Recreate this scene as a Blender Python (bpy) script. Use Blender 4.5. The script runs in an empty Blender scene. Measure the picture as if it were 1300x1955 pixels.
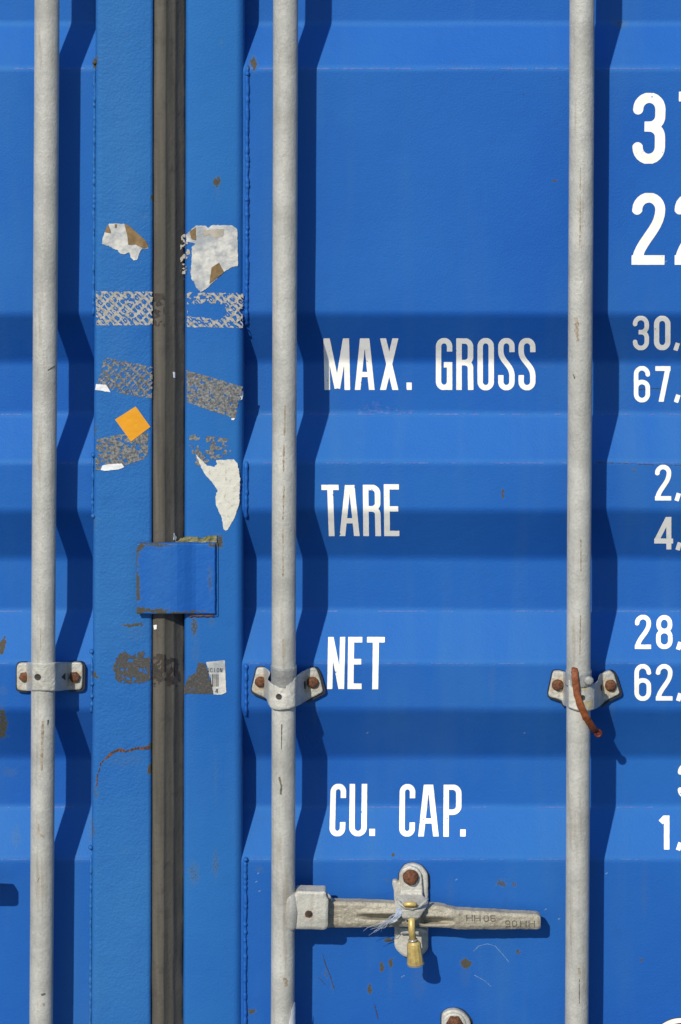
import bpy, bmesh, math
import numpy as np
from mathutils import Vector, Matrix

# ------------------------------------------------------------------ camera, sky, sun, exposure
S = 0.00075            # metres covered by one photo pixel at the door
F = 8000.0             # camera distance, in the same pixels
ELEV = math.radians(15)
Z0 = 1.5
sc = bpy.context.scene
cam_d = bpy.data.cameras.new('camera'); cam = bpy.data.objects.new('camera', cam_d)
sc.collection.objects.link(cam); sc.camera = cam
fwd = np.array([0, math.cos(ELEV), -math.sin(ELEV)])
upv = np.array([0, math.sin(ELEV), math.cos(ELEV)])
CAM = -F*S*fwd + np.array([0, 0, Z0])
cam.location = CAM.tolist()
cam.rotation_euler = (math.radians(90)-ELEV, 0, 0)
cam_d.sensor_fit = 'VERTICAL'; cam_d.sensor_height = 24.0
cam_d.lens = 24.0*F/1955.0
cam_d.clip_start = 0.1; cam_d.clip_end = 100

TX, TZ = 0.42, 0.74    # sunlight runs right by TX and down by TZ per unit into the door
world = bpy.data.worlds.new('World'); sc.world = world; world.use_nodes = True
wn = world.node_tree; wn.nodes.clear()
wo = wn.nodes.new('ShaderNodeOutputWorld'); wb = wn.nodes.new('ShaderNodeBackground'); ws = wn.nodes.new('ShaderNodeTexSky')
ws.sky_type = 'NISHITA'; ws.sun_disc = False
sun_el = math.atan(TZ/math.sqrt(1+TX*TX)); az = math.atan2(-TX, -1)
ws.sun_elevation = sun_el; ws.sun_rotation = az % (2*math.pi)
wb.inputs['Strength'].default_value = 0.14
ws.ozone_density = 6.0; ws.dust_density = 0.3; ws.air_density = 1.0
wn.links.new(ws.outputs[0], wb.inputs[0]); wn.links.new(wb.outputs[0], wo.inputs[0])
sd = bpy.data.lights.new('sun', 'SUN'); sd.energy = 4.7; sd.angle = math.radians(0.7); sd.color = (1, 0.93, 0.79)
so = bpy.data.objects.new('sun', sd); sc.collection.objects.link(so)
so.rotation_euler = Vector((TX, 1, -TZ)).to_track_quat('-Z', 'Y').to_euler(); so.location = (-2, -4, 5)
sc.view_settings.view_transform = 'Standard'; sc.view_settings.look = 'None'
sc.view_settings.gamma = 1; sc.view_settings.use_curve_mapping = False
sc.view_settings.exposure = 0.0

# ------------------------------------------------------------------ geometry helpers
def P(px, py, d):
    """point at photo pixel (px,py) that stands d pixels in front of the door face (arrays allowed)"""
    px, py, d = np.broadcast_arrays(np.asarray(px, float), np.asarray(py, float), np.asarray(d, float))
    u = px-650.0; v = 977.5-py
    dx = u; dy = F*fwd[1]+v*upv[1]; dz = F*fwd[2]+v*upv[2]
    t = (-d*S-CAM[1])/dy
    return np.stack([CAM[0]+dx*t, CAM[1]+dy*t, CAM[2]+dz*t], -1)
def hsh(ix, iy, seed):
    n = (ix*374761393+iy*668265263+seed*2147483647+12345) & 0xffffffff
    n = ((n ^ (n >> 13))*1274126177) & 0xffffffff
    n = n ^ (n >> 16)
    return (n & 0xffff)/65535.0
def vnoise(x, y, seed=0):
    x = np.asarray(x, float); y = np.asarray(y, float)
    xi = np.floor(x).astype(np.int64); yi = np.floor(y).astype(np.int64)
    fx = x-xi; fy = y-yi; fx = fx*fx*(3-2*fx); fy = fy*fy*(3-2*fy)
    a = hsh(xi, yi, seed); b = hsh(xi+1, yi, seed); c = hsh(xi, yi+1, seed); e = hsh(xi+1, yi+1, seed)
    return ((a*(1-fx)+b*fx)*(1-fy)+(c*(1-fx)+e*fx)*fy)*2-1
def fbm(x, y, seed=0, o=3):
    s = 0; a = 1; t = 0
    for i in range(o):
        s = s+a*vnoise(x*2**i+i*7.3, y*2**i-i*3.1, seed+i*17); t += a; a *= .5
    return s/t
# signed distances (negative inside), photo pixels, y down
def poly(pts, r=0.0):
    pts = np.array(pts, float)
    def f(x, y):
        d = np.full(x.shape, 1e18); s = np.ones(x.shape)
        n = len(pts); j = n-1
        for i in range(n):
            ex, ey = pts[j]-pts[i]; wx = x-pts[i][0]; wy = y-pts[i][1]
            k = np.clip((wx*ex+wy*ey)/(ex*ex+ey*ey+1e-12), 0, 1)
            bx = wx-ex*k; by = wy-ey*k
            d = np.minimum(d, bx*bx+by*by)
            c1 = y >= pts[i][1]; c2 = y < pts[j][1]; c3 = ex*wy > ey*wx
            m = (c1 & c2 & c3) | (~c1 & ~c2 & ~c3)
            s = np.where(m, -s, s); j = i
        return s*np.sqrt(d)-r
    f.box = (pts[:, 0].min()-r-3, pts[:, 1].min()-r-3, pts[:, 0].max()+r+3, pts[:, 1].max()+r+3)
    return f
def rrect(x0, y0, x1, y1, r):
    return poly([(x0+r, y0+r), (x1-r, y0+r), (x1-r, y1-r), (x0+r, y1-r)], r)
def circ(cx, cy, r):
    f = lambda x, y: np.hypot(x-cx, y-cy)-r
    f.box = (cx-r-2, cy-r-2, cx+r+2, cy+r+2); return f
def combo(f, g, op):
    h = lambda x, y: op(f(x, y), g(x, y)); h.box = f.box; return h
def minus(f, g): return combo(f, g, lambda a, b: np.maximum(a, -b))
def rough(f, amp, wl, seed=0, o=3):
    h = lambda x, y: f(x, y)+amp*fbm(x/wl, y/wl, seed, o)
    b = f.box; h.box = (b[0]-amp, b[1]-amp, b[2]+amp, b[3]+amp); return h

def new_obj(name, verts, faces, mat, parent=None, smooth=True, label=None):
    me = bpy.data.meshes.new(name)
    v = np.asarray(verts, float)
    if parent is not None:
        par = parent; off = np.zeros(3)
        while par is not None: off = off+np.array(par.location); par = par.parent
        v = v-off
    me.from_pydata(v.tolist(), [], [tuple(int(i) for i in f) for f in faces])
    me.validate(); me.update()
    if smooth: me.polygons.foreach_set('use_smooth', [True]*len(me.polygons))
    me.materials.append(mat)
    o = bpy.data.objects.new(name, me); sc.collection.objects.link(o)
    if parent is not None: o.parent = parent
    if label: o['label'] = label
    return o
def tag(o, label, cat, group=None):
    o['label'] = label; o['category'] = cat
    if group: o['group'] = group
    return o
def thing(name, label, cat, loc, group=None):
    o = bpy.data.objects.new(name, None); sc.collection.objects.link(o)
    o.location = [float(a) for a in loc]; o.empty_display_size = .05
    return tag(o, label, cat, group)

def sheet(name, sdf, dfun, mat, parent=None, thick=0.0, cell=1.0, box=None, label=None):
    """turn a 2-D signed distance shape into a (thick) sheet; dfun(x,y,sd) gives how far each point stands out"""
    b = box or sdf.box
    xs = np.arange(b[0], b[2]+cell, cell); ys = np.arange(b[1], b[3]+cell, cell)
    X, Y = np.meshgrid(xs, ys); V = sdf(X, Y); V = np.where(np.abs(V) < 1e-6, 1e-6, V)
    nx = len(xs); ins = V < 0
    a = ins[:-1, :-1]; b_ = ins[:-1, 1:]; c = ins[1:, 1:]; d = ins[1:, :-1]
    cnt = a.astype(int)+b_+c+d
    vid = {}; pts = []; faces = []
    def corner(i, j):
        k = (i, j)
        if k not in vid: vid[k] = len(pts); pts.append((xs[j], ys[i]))
        return vid[k]
    def edge(i0, j0, i1, j1):
        k = (i0, j0, i1, j1) if (i0, j0) < (i1, j1) else (i1, j1, i0, j0)
        if k not in vid:
            i0, j0, i1, j1 = k; v0 = V[i0, j0]; v1 = V[i1, j1]; t = min(max(v0/(v0-v1), .02), .98)
            vid[k] = len(pts); pts.append((xs[j0]+(xs[j1]-xs[j0])*t, ys[i0]+(ys[i1]-ys[i0])*t))
        return vid[k]
    for i, j in zip(*np.nonzero(cnt)):
        q = [(i, j), (i+1, j), (i+1, j+1), (i, j+1)]
        if cnt[i, j] == 4: faces.append([corner(*k) for k in q]); continue
        f = []
        for k in range(4):
            p0 = q[k]; p1 = q[(k+1) % 4]
            if ins[p0]: f.append(corner(*p0))
            if ins[p0] != ins[p1]: f.append(edge(*p0, *p1))
        if len(f) > 2: faces.append(f)
    if not faces: return None
    pts = np.array(pts); sdv = sdf(pts[:, 0], pts[:, 1])
    D = dfun(pts[:, 0], pts[:, 1], sdv) if callable(dfun) else np.full(len(pts), float(dfun))
    W = P(pts[:, 0], pts[:, 1], D)
    if thick > 0:
        ec = {}
        for f in faces:
            for k in range(len(f)):
                e = (f[k], f[(k+1) % len(f)]); ec[e] = 1
        bd = [e for e in ec if (e[1], e[0]) not in ec]
        fr = sorted({v for e in bd for v in e}); m1 = {v: len(W)+k for k, v in enumerate(fr)}; m2 = {v: len(W)+len(fr)+k for k, v in enumerate(fr)}
        top = W[fr]; bot = top+np.array([0, thick*S, 0])
        W = np.concatenate([W, top, bot])
        for e in bd: faces.append([m1[e[0]], m2[e[0]], m2[e[1]], m1[e[1]]])
    return new_obj(name, W, faces, mat, parent, True, label)

def pillow(base, rise, w):
    return lambda x, y, s: base+rise*(1-np.clip(1+s/w, 0, 1)**2)

def sweep(name, prof, lean, mat, parent, y0=-420, y1=2380, step=20, wob=None, label=None):
    """vertical section: prof = [(x,d)...] at the photo's top edge; lean(x) = sideways drift over 1955 px"""
    ys = np.arange(y0, y1+step, step); prof = np.array(prof, float); n = len(prof)
    V = []
    for y in ys:
        x = prof[:, 0]-lean*(y/1955.0); d = prof[:, 1]
        if wob: x = x+wob(prof[:, 0], y); 
        V.append(P(x, np.full(n, y), d))
    V = np.concatenate(V); Fc = []
    for r in range(len(ys)-1):
        for k in range(n-1): Fc.append([r*n+k, (r+1)*n+k, (r+1)*n+k+1, r*n+k+1])
    return new_obj(name, V, Fc, mat, parent, True, label)
def rings(name, cent, rad, mat, parent, n=24, cap=True, dirs=None, smooth=True, squash=1.0, label=None, jag=0, seed=0):
    """tube through world points"""
    cent = [Vector(c) for c in cent]; V = []; Fc = []
    up = None
    for i, c in enumerate(cent):
        t = (cent[min(i+1, len(cent)-1)]-cent[max(i-1, 0)]).normalized()
        if up is None:
            up = Vector((0, -1, 0)); 
            if abs(t.dot(up)) > .9: up = Vector((0, 0, 1))
        a = t.cross(up).normalized(); b = a.cross(t).normalized(); up = b
        for k in range(n):
            th = 2*math.pi*k/n; r = rad[i] if hasattr(rad, '__len__') else rad
            if jag: r = r*(1+jag*float(vnoise(k*1.3+seed*5, i*.9, seed)))
            V.append(c+a*math.cos(th)*r+b*math.sin(th)*r*squash)
    for i in range(len(cent)-1):
        for k in range(n): Fc.append([i*n+k, i*n+(k+1) % n, (i+1)*n+(k+1) % n, (i+1)*n+k])
    if cap: Fc.append(list(range(n))[::-1]); Fc.append([(len(cent)-1)*n+k for k in range(n)])
    return new_obj(name, V, Fc, mat, parent, smooth, label)
def sharp(o, ang=40):
    me = o.data; bm = bmesh.new(); bm.from_mesh(me); bmesh.ops.recalc_face_normals(bm, faces=bm.faces)
    for e in bm.edges:
        e.smooth = not (len(e.link_faces) == 2 and e.calc_face_angle(0) > math.radians(ang))
    bm.to_mesh(me); bm.free(); return o
def knob(name, px, py, d, r, h, mat, parent, sides=20, dome=.5, rot=0, seed=0):
    """bolt head standing out from the door"""
    c = P(px, py, d); V = []; Fc = []; rs = [(1.0, 0), (1.0, .45), (.93, .6), (.8, .6+.2*dome), (.5, .6+.36*dome), (.2, .6+.4*dome)]
    n = 24
    for k_, (f, z) in enumerate(rs):
        for k in range(n):
            th = 2*math.pi*k/n+rot
            rr = r*f
            if sides == 6:
                q = (th-rot) % (math.pi/3)-math.pi/6; hexr = math.cos(math.pi/6)/math.cos(q); rr *= hexr if k_ < 3 else (hexr+1)/2
            rr *= 1+.05*float(vnoise(k*.8+seed*3.1, k_*.9, seed))
            V.append(c+np.array([math.cos(th)*rr*S, -h*z*S*(1+.06*float(vnoise(k*.9, k_*1.1+seed, 3))), math.sin(th)*rr*S]))
    V.append(c+np.array([0, -h*(.6+.4*dome)*S, 0]))
    for i in range(len(rs)-1):
        for k in range(n): Fc.append([i*n+k, i*n+(k+1) % n, (i+1)*n+(k+1) % n, (i+1)*n+k])
    t = len(V)-1
    for k in range(n): Fc.append([(len(rs)-1)*n+k, (len(rs)-1)*n+(k+1) % n, t])
    return sharp(new_obj(name, V, Fc, mat, parent), 45)

# ------------------------------------------------------------------ materials
def NT(name):
    m = bpy.data.materials.new(name); m.use_nodes = True; nt = m.node_tree; nt.nodes.clear()
    out = nt.nodes.new('ShaderNodeOutputMaterial'); bs = nt.nodes.new('ShaderNodeBsdfPrincipled')
    nt.links.new(bs.outputs[0], out.inputs[0]); return m, nt, bs
def nd(nt, t, **kw):
    n = nt.nodes.new(t)
    for k, v in kw.items():
        if k.startswith('i_'): n.inputs[int(k[2:]) if k[2:].isdigit() else k[2:]].default_value = v
        else: setattr(n, k, v)
    return n
def math_(nt, op, a, b=None, c=None, clamp=False):
    n = nt.nodes.new('ShaderNodeMath'); n.operation = op; n.use_clamp = clamp
    for i, v in enumerate((a, b, c)):
        if v is None: continue
        if isinstance(v, (int, float)): n.inputs[i].default_value = v
        else: nt.links.new(v, n.inputs[i])
    return n.outputs[0]
def mix(nt, f, a, b):
    n = nt.nodes.new('ShaderNodeMix'); n.data_type = 'RGBA'
    for i, v in ((0, f), (6, a), (7, b)):
        if isinstance(v, (int, float)): n.inputs[i].default_value = v
        elif isinstance(v, tuple): n.inputs[i].default_value = (*v, 1)
        else: nt.links.new(v, n.inputs[i])
    return n.outputs[2]
def posn(nt):
    return nd(nt, 'ShaderNodeNewGeometry').outputs['Position']
def scaled(nt, vec, sx, sy, sz):
    n = nd(nt, 'ShaderNodeVectorMath', operation='MULTIPLY'); nt.links.new(vec, n.inputs[0]); n.inputs[1].default_value = (sx, sy, sz); return n.outputs[0]
def noise(nt, vec, scale, detail=3, rough_=.55, dist=0):
    n = nd(nt, 'ShaderNodeTexNoise'); n.inputs['Scale'].default_value = scale; n.inputs['Detail'].default_value = detail
    n.inputs['Roughness'].default_value = rough_; n.inputs['Distortion'].default_value = dist
    nt.links.new(vec, n.inputs['Vector']); return n.outputs[0]
def ramp(nt, v, lo, hi, a=0.0, b=1.0):
    n = nd(nt, 'ShaderNodeMapRange'); nt.links.new(v, n.inputs[0])
    for i, q in enumerate((lo, hi, a, b)): n.inputs[i+1].default_value = q
    return n.outputs[0]
def bump(nt, bs, h, strength, dist):
    n = nd(nt, 'ShaderNodeBump'); n.inputs['Strength'].default_value = strength; n.inputs['Distance'].default_value = dist
    nt.links.new(h, n.inputs['Height']); nt.links.new(n.outputs[0], bs.inputs['Normal'])
def maximum(nt, vals):
    r = vals[0]
    for v in vals[1:]: r = math_(nt, 'MAXIMUM', r, v)
    return r

BLUE = (0.005, 0.064, 0.335)
def paint(name, orange=0.35, spots=(), rust_edges=0.0, base=BLUE, peel_scale=330):
    m, nt, bs = NT(name); p = posn(nt)
    n1 = noise(nt, p, 2.3, 4); n2 = noise(nt, scaled(nt, p, 14, 1, 2.2), 1, 4); n3 = noise(nt, p, 60, 3)
    col = mix(nt, ramp(nt, n1, .35, .68), base, (base[0]*2.0, base[1]*1.35, base[2]*1.04))
    col = mix(nt, ramp(nt, n2, .5, .78, 0, .5), col, (.028, .105, .31))
    col = mix(nt, ramp(nt, n3, .56, .8, 0, .18), col, (.01, .05, .22))
    # small specks: dirt and chips
    v = nd(nt, 'ShaderNodeTexVoronoi'); v.inputs['Scale'].default_value = 26; nt.links.new(p, v.inputs['Vector'])
    sp = ramp(nt, v.outputs['Distance'], .022, .045, 1, 0); gate = ramp(nt, noise(nt, p, 6, 2), .56, .62)
    sp = math_(nt, 'MULTIPLY', sp, gate)
    col = mix(nt, math_(nt, 'MULTIPLY', sp, .7), col, (.03, .03, .04))
    hgt = noise(nt, p, peel_scale, 3, .6)
    wig = nd(nt, 'ShaderNodeTexNoise'); wig.inputs['Scale'].default_value = 120; wig.inputs['Detail'].default_value = 4; nt.links.new(p, wig.inputs['Vector'])
    wv = nd(nt, 'ShaderNodeVectorMath', operation='MULTIPLY_ADD'); nt.links.new(wig.outputs['Color'], wv.inputs[0]); wv.inputs[1].default_value = (.016,)*3; wv.inputs[2].default_value = (-.008,)*3
    ad = nd(nt, 'ShaderNodeVectorMath', operation='ADD'); nt.links.new(p, ad.inputs[0]); nt.links.new(wv.outputs[0], ad.inputs[1])
    rs = None
    grain = noise(nt, p, 420, 3, .7)
    for (cx, cy, rx, ry, a, dd) in spots:
        c = P(cx, cy, dd)
        s_ = nd(nt, 'ShaderNodeVectorMath', operation='SUBTRACT'); nt.links.new(ad.outputs[0], s_.inputs[0]); s_.inputs[1].default_value = c.tolist()
        l = nd(nt, 'ShaderNodeVectorMath', operation='LENGTH'); nt.links.new(scaled(nt, s_.outputs[0], 1/(rx*S), 0, 1/(ry*S)), l.inputs[0])
        mk = ramp(nt, l.outputs['Value'], .55, 1.25, a, 0)
        rs = mk if rs is None else math_(nt, 'MAXIMUM', rs, mk)
    rough_v = ramp(nt, n1, .3, .7, .62, .70)
    if rs is not None:
        hard = ramp(nt, math_(nt, 'ADD', rs, math_(nt, 'MULTIPLY', math_(nt, 'SUBTRACT', grain, .5), 1.1)), .45, .62)
        hard = math_(nt, 'MULTIPLY', hard, ramp(nt, rs, .02, .2))
        col = mix(nt, math_(nt, 'MULTIPLY', rs, .35), col, (.10, .12, .08))
        rc = mix(nt, ramp(nt, grain, .4, .65), (.085, .05, .018), (.045, .042, .018))
        col = mix(nt, math_(nt, 'MULTIPLY', hard, .92), col, rc)
        rough_v = math_(nt, 'ADD', rough_v, math_(nt, 'MULTIPLY', hard, .35))
    nt.links.new(col, bs.inputs['Base Color']); nt.links.new(rough_v, bs.inputs['Roughness'])
    bs.inputs['Specular IOR Level'].default_value = .62
    bs.inputs['Specular Tint'].default_value = (.42, 1, .85, 1)
    h2 = math_(nt, 'ADD', hgt, math_(nt, 'MULTIPLY', noise(nt, p, 28, 3), 1.6))
    bump(nt, bs, h2, orange, .0012)
    return m
def galv(name, col=(.40, .395, .36), dark=(.26, .26, .24), stain=.4, seed=0, bumpy=.35):
    m, nt, bs = NT(name); p = posn(nt)
    n1 = noise(nt, p, 16+seed, 5, .6); n2 = noise(nt, p, 260, 3, .7); n3 = noise(nt, scaled(nt, p, 90, 90, 7), 1, 4, .6)
    c = mix(nt, ramp(nt, n1, .35, .7), dark if False else tuple(a*.76 for a in col), tuple(min(1, a*1.14) for a in col))
    c = mix(nt, ramp(nt, n2, .5, .72, 0, .55), c, dark)
    c = mix(nt, ramp(nt, n2, .42, .3, 0, .35), c, tuple(min(1, a*1.3) for a in col))
    c = mix(nt, ramp(nt, n3, .57, .75, 0, stain), c, (.20, .15, .10))
    nt.links.new(c, bs.inputs['Base Color'])
    bs.inputs['Roughness'].default_value = .55; bs.inputs['Metallic'].default_value = .12
    bump(nt, bs, math_(nt, 'ADD', n2, math_(nt, 'MULTIPLY', noise(nt, p, 70, 4), 1.5)), bumpy, .0012)
    return m
def flat(name, col, var=.15, rough_=.6, scale=80, metal=0, bumpy=.1, col2=None, lo=.4, hi=.62):
    m, nt, bs = NT(name); p = posn(nt); n = noise(nt, p, scale, 4, .6)
    c = mix(nt, ramp(nt, n, lo, hi), col, col2 or tuple(a*(1-var) for a in col))
    nt.links.new(c, bs.inputs['Base Color']); bs.inputs['Roughness'].default_value = rough_; bs.inputs['Metallic'].default_value = metal
    if bumpy: bump(nt, bs, noise(nt, p, scale*3, 3), bumpy, .001)
    return m

M_panelL = paint('blue_paint_panel', .3, [(3, 1238, 6, 16, 1, 0), (7, 1375, 8, 42, .8, -30), (2, 1395, 14, 12, .9, -50), (6, 1318, 8, 12, .3, 0),
    (30, 1600, 9, 22, .35, -20), (18, 1475, 14, 10, .35, -60), (172, 1590, 6, 30, .4, -20), (174, 1290, 4, 9, .7, 0), (176, 1930, 5, 6, .8, 0)])
M_panelR = paint('blue_paint_panel_right', .3, [(960, 942, 3, 10, .8, 0), (750, 1635, 5, 5, .8, 0), (958, 1686, 12, 8, .6, 0), (982, 1689, 5, 5, .6, 0),
    (741, 1795, 11, 6, .8, 0), (746, 1840, 6, 11, .85, 0), (728, 1846, 5, 11, .8, 0), (889, 1840, 12, 13, .9, 0), (889, 1865, 12, 24, .25, 0), (705, 1887, 5, 11, .9, 0), (988, 1817, 8, 6, .6, 0),
    (1184, 45, 16, 8, .45, -60), (484, 120, 7, 16, .8, -20), (480, 1930, 10, 5, .8, 0), (738, 1680, 5, 4, .5, 0), (622, 1858, 3, 14, .5, 0), (634, 1880, 3, 16, .45, 0), (745, 1870, 5, 40, .25, 0),
    (1210, 896, 4, 4, .5, 0), (1060, 345, 3, 3, .6, 0), (1224, 1832, 4, 4, .6, 0), (868, 1790, 6, 3, .3, 0), (495, 1660, 9, 6, .4, 0), (600, 1350, 5, 40, .3, -20), (1167, 1350, 5, 44, .3, -20), (800, 1875, 16, 40, .25, 0), (1010, 700, 60, 5, .2, -50), (860, 1700, 8, 30, .2, 0), (560, 1000, 10, 60, .2, -30), (1230, 1700, 8, 60, .2, 0), (940, 1300, 6, 50, .2, 0), (640, 720, 5, 4, .2, -60)])
POSTB = (0.010, 0.083, 0.325)
M_postL = paint('blue_paint_left_post', .7, [(182, 118, 6, 12, 1, 8), (291, 380, 5, 9, 1, 8), (289, 1468, 8, 12, .9, 8), (291, 1424, 6, 9, .9, 8), (252, 1193, 26, 5, .75, 8), (258, 1210, 22, 14, .25, 8),
    (240, 1450, 34, 16, .28, 8), (243, 70, 4, 4, .5, 8), (180, 1290, 5, 9, .8, 8), (183, 1510, 5, 22, .45, 8), (180, 1000, 4, 22, .4, 8), (181, 820, 4, 16, .5, 8), (238, 1626, 12, 4, .3, 8), (290, 1110, 4, 20, .4, 8),
    (276, 415, 9, 8, .3, 8), (177, 1580, 5, 20, .5, 8)], peel_scale=260, base=POSTB)
M_postR = paint('blue_paint_right_post', .35, [(414, 346, 8, 10, .85, 8), (416, 366, 5, 16, .25, 8), (422, 80, 6, 6, .35, 8), (371, 1196, 8, 26, .6, 8), (373, 1240, 7, 30, .3, 8), (404, 1180, 5, 20, .4, 8),
    (412, 1480, 3, 60, .3, 8), (411, 1650, 6, 34, .45, 8), (370, 1668, 12, 28, .45, 8), (418, 1035, 8, 16, .7, 8), (462, 1460, 5, 20, .2, 8)], peel_scale=300, base=(0.007, 0.076, 0.325))
M_plate = paint('blue_paint_plate', .5, [(262, 1062, 4, 30, .6, 30), (262, 1120, 7, 34, .75, 30), (268, 1165, 12, 9, 1, 30), (295, 1166, 28, 6, .9, 30), (300, 1039, 42, 4, .6, 30), (268, 1045, 10, 9, .9, 30),
    (400, 1110, 4, 36, .5, 20), (405, 1041, 10, 5, .8, 20), (350, 1169, 60, 3, .7, 25)], peel_scale=240)
M_rod = galv('galvanised_pipe', (.41, .405, .375), stain=.55, bumpy=.5); M_bracket = galv('galvanised_casting', (.44, .43, .385), (.27, .26, .235), .35, 3, .7)
M_handle = galv('weathered_handle_steel', (.34, .31, .245), (.13, .12, .095), .75, 7, 1.0)
M_rust = flat('rusty_bolt', (.15, .055, .02), 0, .85, 260, 0, .9, (.055, .022, .012))
M_dark = flat('black_spacer', (.016, .016, .018), .3, .6, 60)
M_hole = flat('hole_dark', (.03, .028, .025), .3, .8, 60)
M_white = flat('white_paint', (.82, .80, .75), .05, .5, 45, 0, .15, (.62, .585, .50), .5, .9)
M_paper = flat('weathered_paper', (.50, .49, .46), .2, .8, 55, 0, .8, (.27, .29, .31), .38, .62)
M_paper2 = flat('chalky_white_residue', (.52, .51, .45), .2, .85, 130, 0, .5, (.30, .29, .26), .56, .68)
M_brown = flat('brown_adhesive_paper', (.20, .125, .05), .3, .7, 90, 0, .3)
M_flake = flat('white_tape_flake', (.70, .71, .72), .15, .5, 90, 0, .3)
M_tape = flat('pale_tape_residue', (.36, .345, .31), 0, .7, 240, 0, .6, (.20, .195, .18))
M_tape2 = flat('grey_tape_residue', (.065, .067, .067), 0, .7, 330, 0, .8, (.25, .255, .255), .38, .72)
M_tape3 = flat('dark_tape_residue', (.045, .044, .042), 0, .75, 300, 0, .6, (.105, .10, .09), .5, .8)
M_orange = flat('orange_sticker_face', (.62, .27, .010), .06, .45, 30, 0, .05)
M_peel = flat('olive_peeled_strip', (.17, .16, .06), 0, .6, 120, 0, .6, (.09, .09, .05))
M_tie = flat('rusty_orange_strap', (.22, .06, .011), 0, .6, 160, 0, .6, (.13, .030, .007)); M_tieend = flat('dark_red_strap_end', (.10, .015, .012), .3, .5, 100)
M_gold = flat('yellow_seal', (.52, .385, .135), .3, .42, 100, .25, .05); M_clear = flat('seal_rim', (.34, .31, .27), .1, .25, 60, .4, .05)
M_thread = flat('frayed_plastic', (.36, .42, .52), .2, .35, 60); M_ink = flat('printed_ink', (.03, .03, .035), .2, .7, 60)
M_lead = galv('lead_grey_collar', (.26, .265, .26), (.14, .14, .14), .2, 2, .8)
def gasket_mat():
    m, nt, bs = NT('grey_rubber'); p = posn(nt)
    n1 = noise(nt, scaled(nt, p, 120, 10, 6), 1, 4); n2 = noise(nt, p, 40, 4)
    c = mix(nt, ramp(nt, n1, .35, .7), (.058, .052, .042), (.098, .088, .070)); c = mix(nt, ramp(nt, n2, .55, .72, 0, .7), c, (.045, .04, .034))
    nt.links.new(c, bs.inputs['Base Color']); bs.inputs['Roughness'].default_value = .75
    bump(nt, bs, noise(nt, p, 150, 5, .7), .8, .001); return m
M_rubber = gasket_mat()

# ------------------------------------------------------------------ corrugated door faces
DEEP = 64.0
KY = np.array([-1200, -510, -420, -330, -236, -140, -50, 45, 130, 600, 690, 790, 882, 975, 1065, 1165, 1265, 1355, 1445, 1540, 1640, 2120, 2210, 2300, 2400, 3300], float)
KD = np.array([0, 0, -1, -1, 0, 0, -1, -1, 0, 0, -1, -1, 0, 0, -1, -1, 0, 0, -1, -1, 0, 0, -1, -1, 0, 0], float)*DEEP
def prof(y):
    y = np.asarray(y, float); s = 0
    for o in (-7, -4.5, -2, 0, 2, 4.5, 7): s = s+np.interp(y+o, KY, KD)
    return s/7
def und(x, y): return 2.0*fbm(np.asarray(x)/260, np.asarray(y)/210, 5, 2)
def face(x, y): return prof(np.asarray(y)+1.3*vnoise(np.asarray(x)/130, np.asarray(y)/400, 6))+und(x, y)
rows = [-420.0]
def build_rows():
    ys = set(np.arange(-420, 2400, 20.0).tolist())
    for k in KY:
        if -420 <= k <= 2400: ys |= set(np.round(k+np.array([-9, -7, -5, -3, -1, 0, 1, 3, 5, 7, 9]), 2).tolist())
    return np.array(sorted(ys))
ROWS = build_rows()
def panel(name, xa, xb, mat, parent):
    xs = np.linspace(xa, xb, int((xb-xa)/18)+2); X, Y = np.meshgrid(xs, ROWS)
    V = P(X, Y, face(X, Y)).reshape(-1, 3); n = len(xs); Fc = []
    for r in range(len(ROWS)-1):
        for k in range(n-1): Fc.append([r*n+k, (r+1)*n+k, (r+1)*n+k+1, r*n+k+1])
    return new_obj(name, V, Fc, mat, parent)

left = thing('container_door', 'blue corrugated container door at left, closed, with one galvanised pipe beside its flat edge post', 'container door', P(0, 2300, 0))
right = thing('container_door', 'blue corrugated container door at right, closed, lettered MAX. GROSS, TARE, NET and CU. CAP. in white', 'container door', P(900, 2300, 0))
panel('door_panel', -420, 200, M_panelL, left)
panel('door_panel', 455, 1720, M_panelR, right)
# edge posts
wl = lambda x, y: .5*vnoise(y/90, 1.5, 4)
sweep('door_post', [(183.5, -75), (183, -20), (183, 0), (184, 4), (187, 7.4), (191, 8.6), (197, 9), (240, 8.5), (286, 9), (290, 8), (292.5, 5), (293.5, 0), (294, -30)], np.linspace(10, 4, 13), M_postL, left, wob=wl)
sweep('door_post', [(354.5, -40), (355, 0), (356, 5), (359, 8), (364, 9), (400, 8.6), (450, 9), (455, 8.4), (459, 6.5), (463, 3), (466, -2), (467.5, -8), (468, -75)], np.full(13, 5.0), M_postR, right, wob=wl)
gw = lambda x, y: np.where(x > 345, 1.6*vnoise(y/45, .5, 9)+.8*vnoise(y/13, .5, 2), .7*vnoise(y/60, .5, 3))
sweep('gasket', [(287, -30), (294, -3), (295, 5), (300, 8.5), (310, 9.5), (316, 9), (318, 7), (320, 4), (333, -5), (335, -6), (337, -10), (343, -17), (350, -24), (354, -28), (358, -60)], np.full(15, 4.5), M_rubber, left, wob=gw, step=8)
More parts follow.
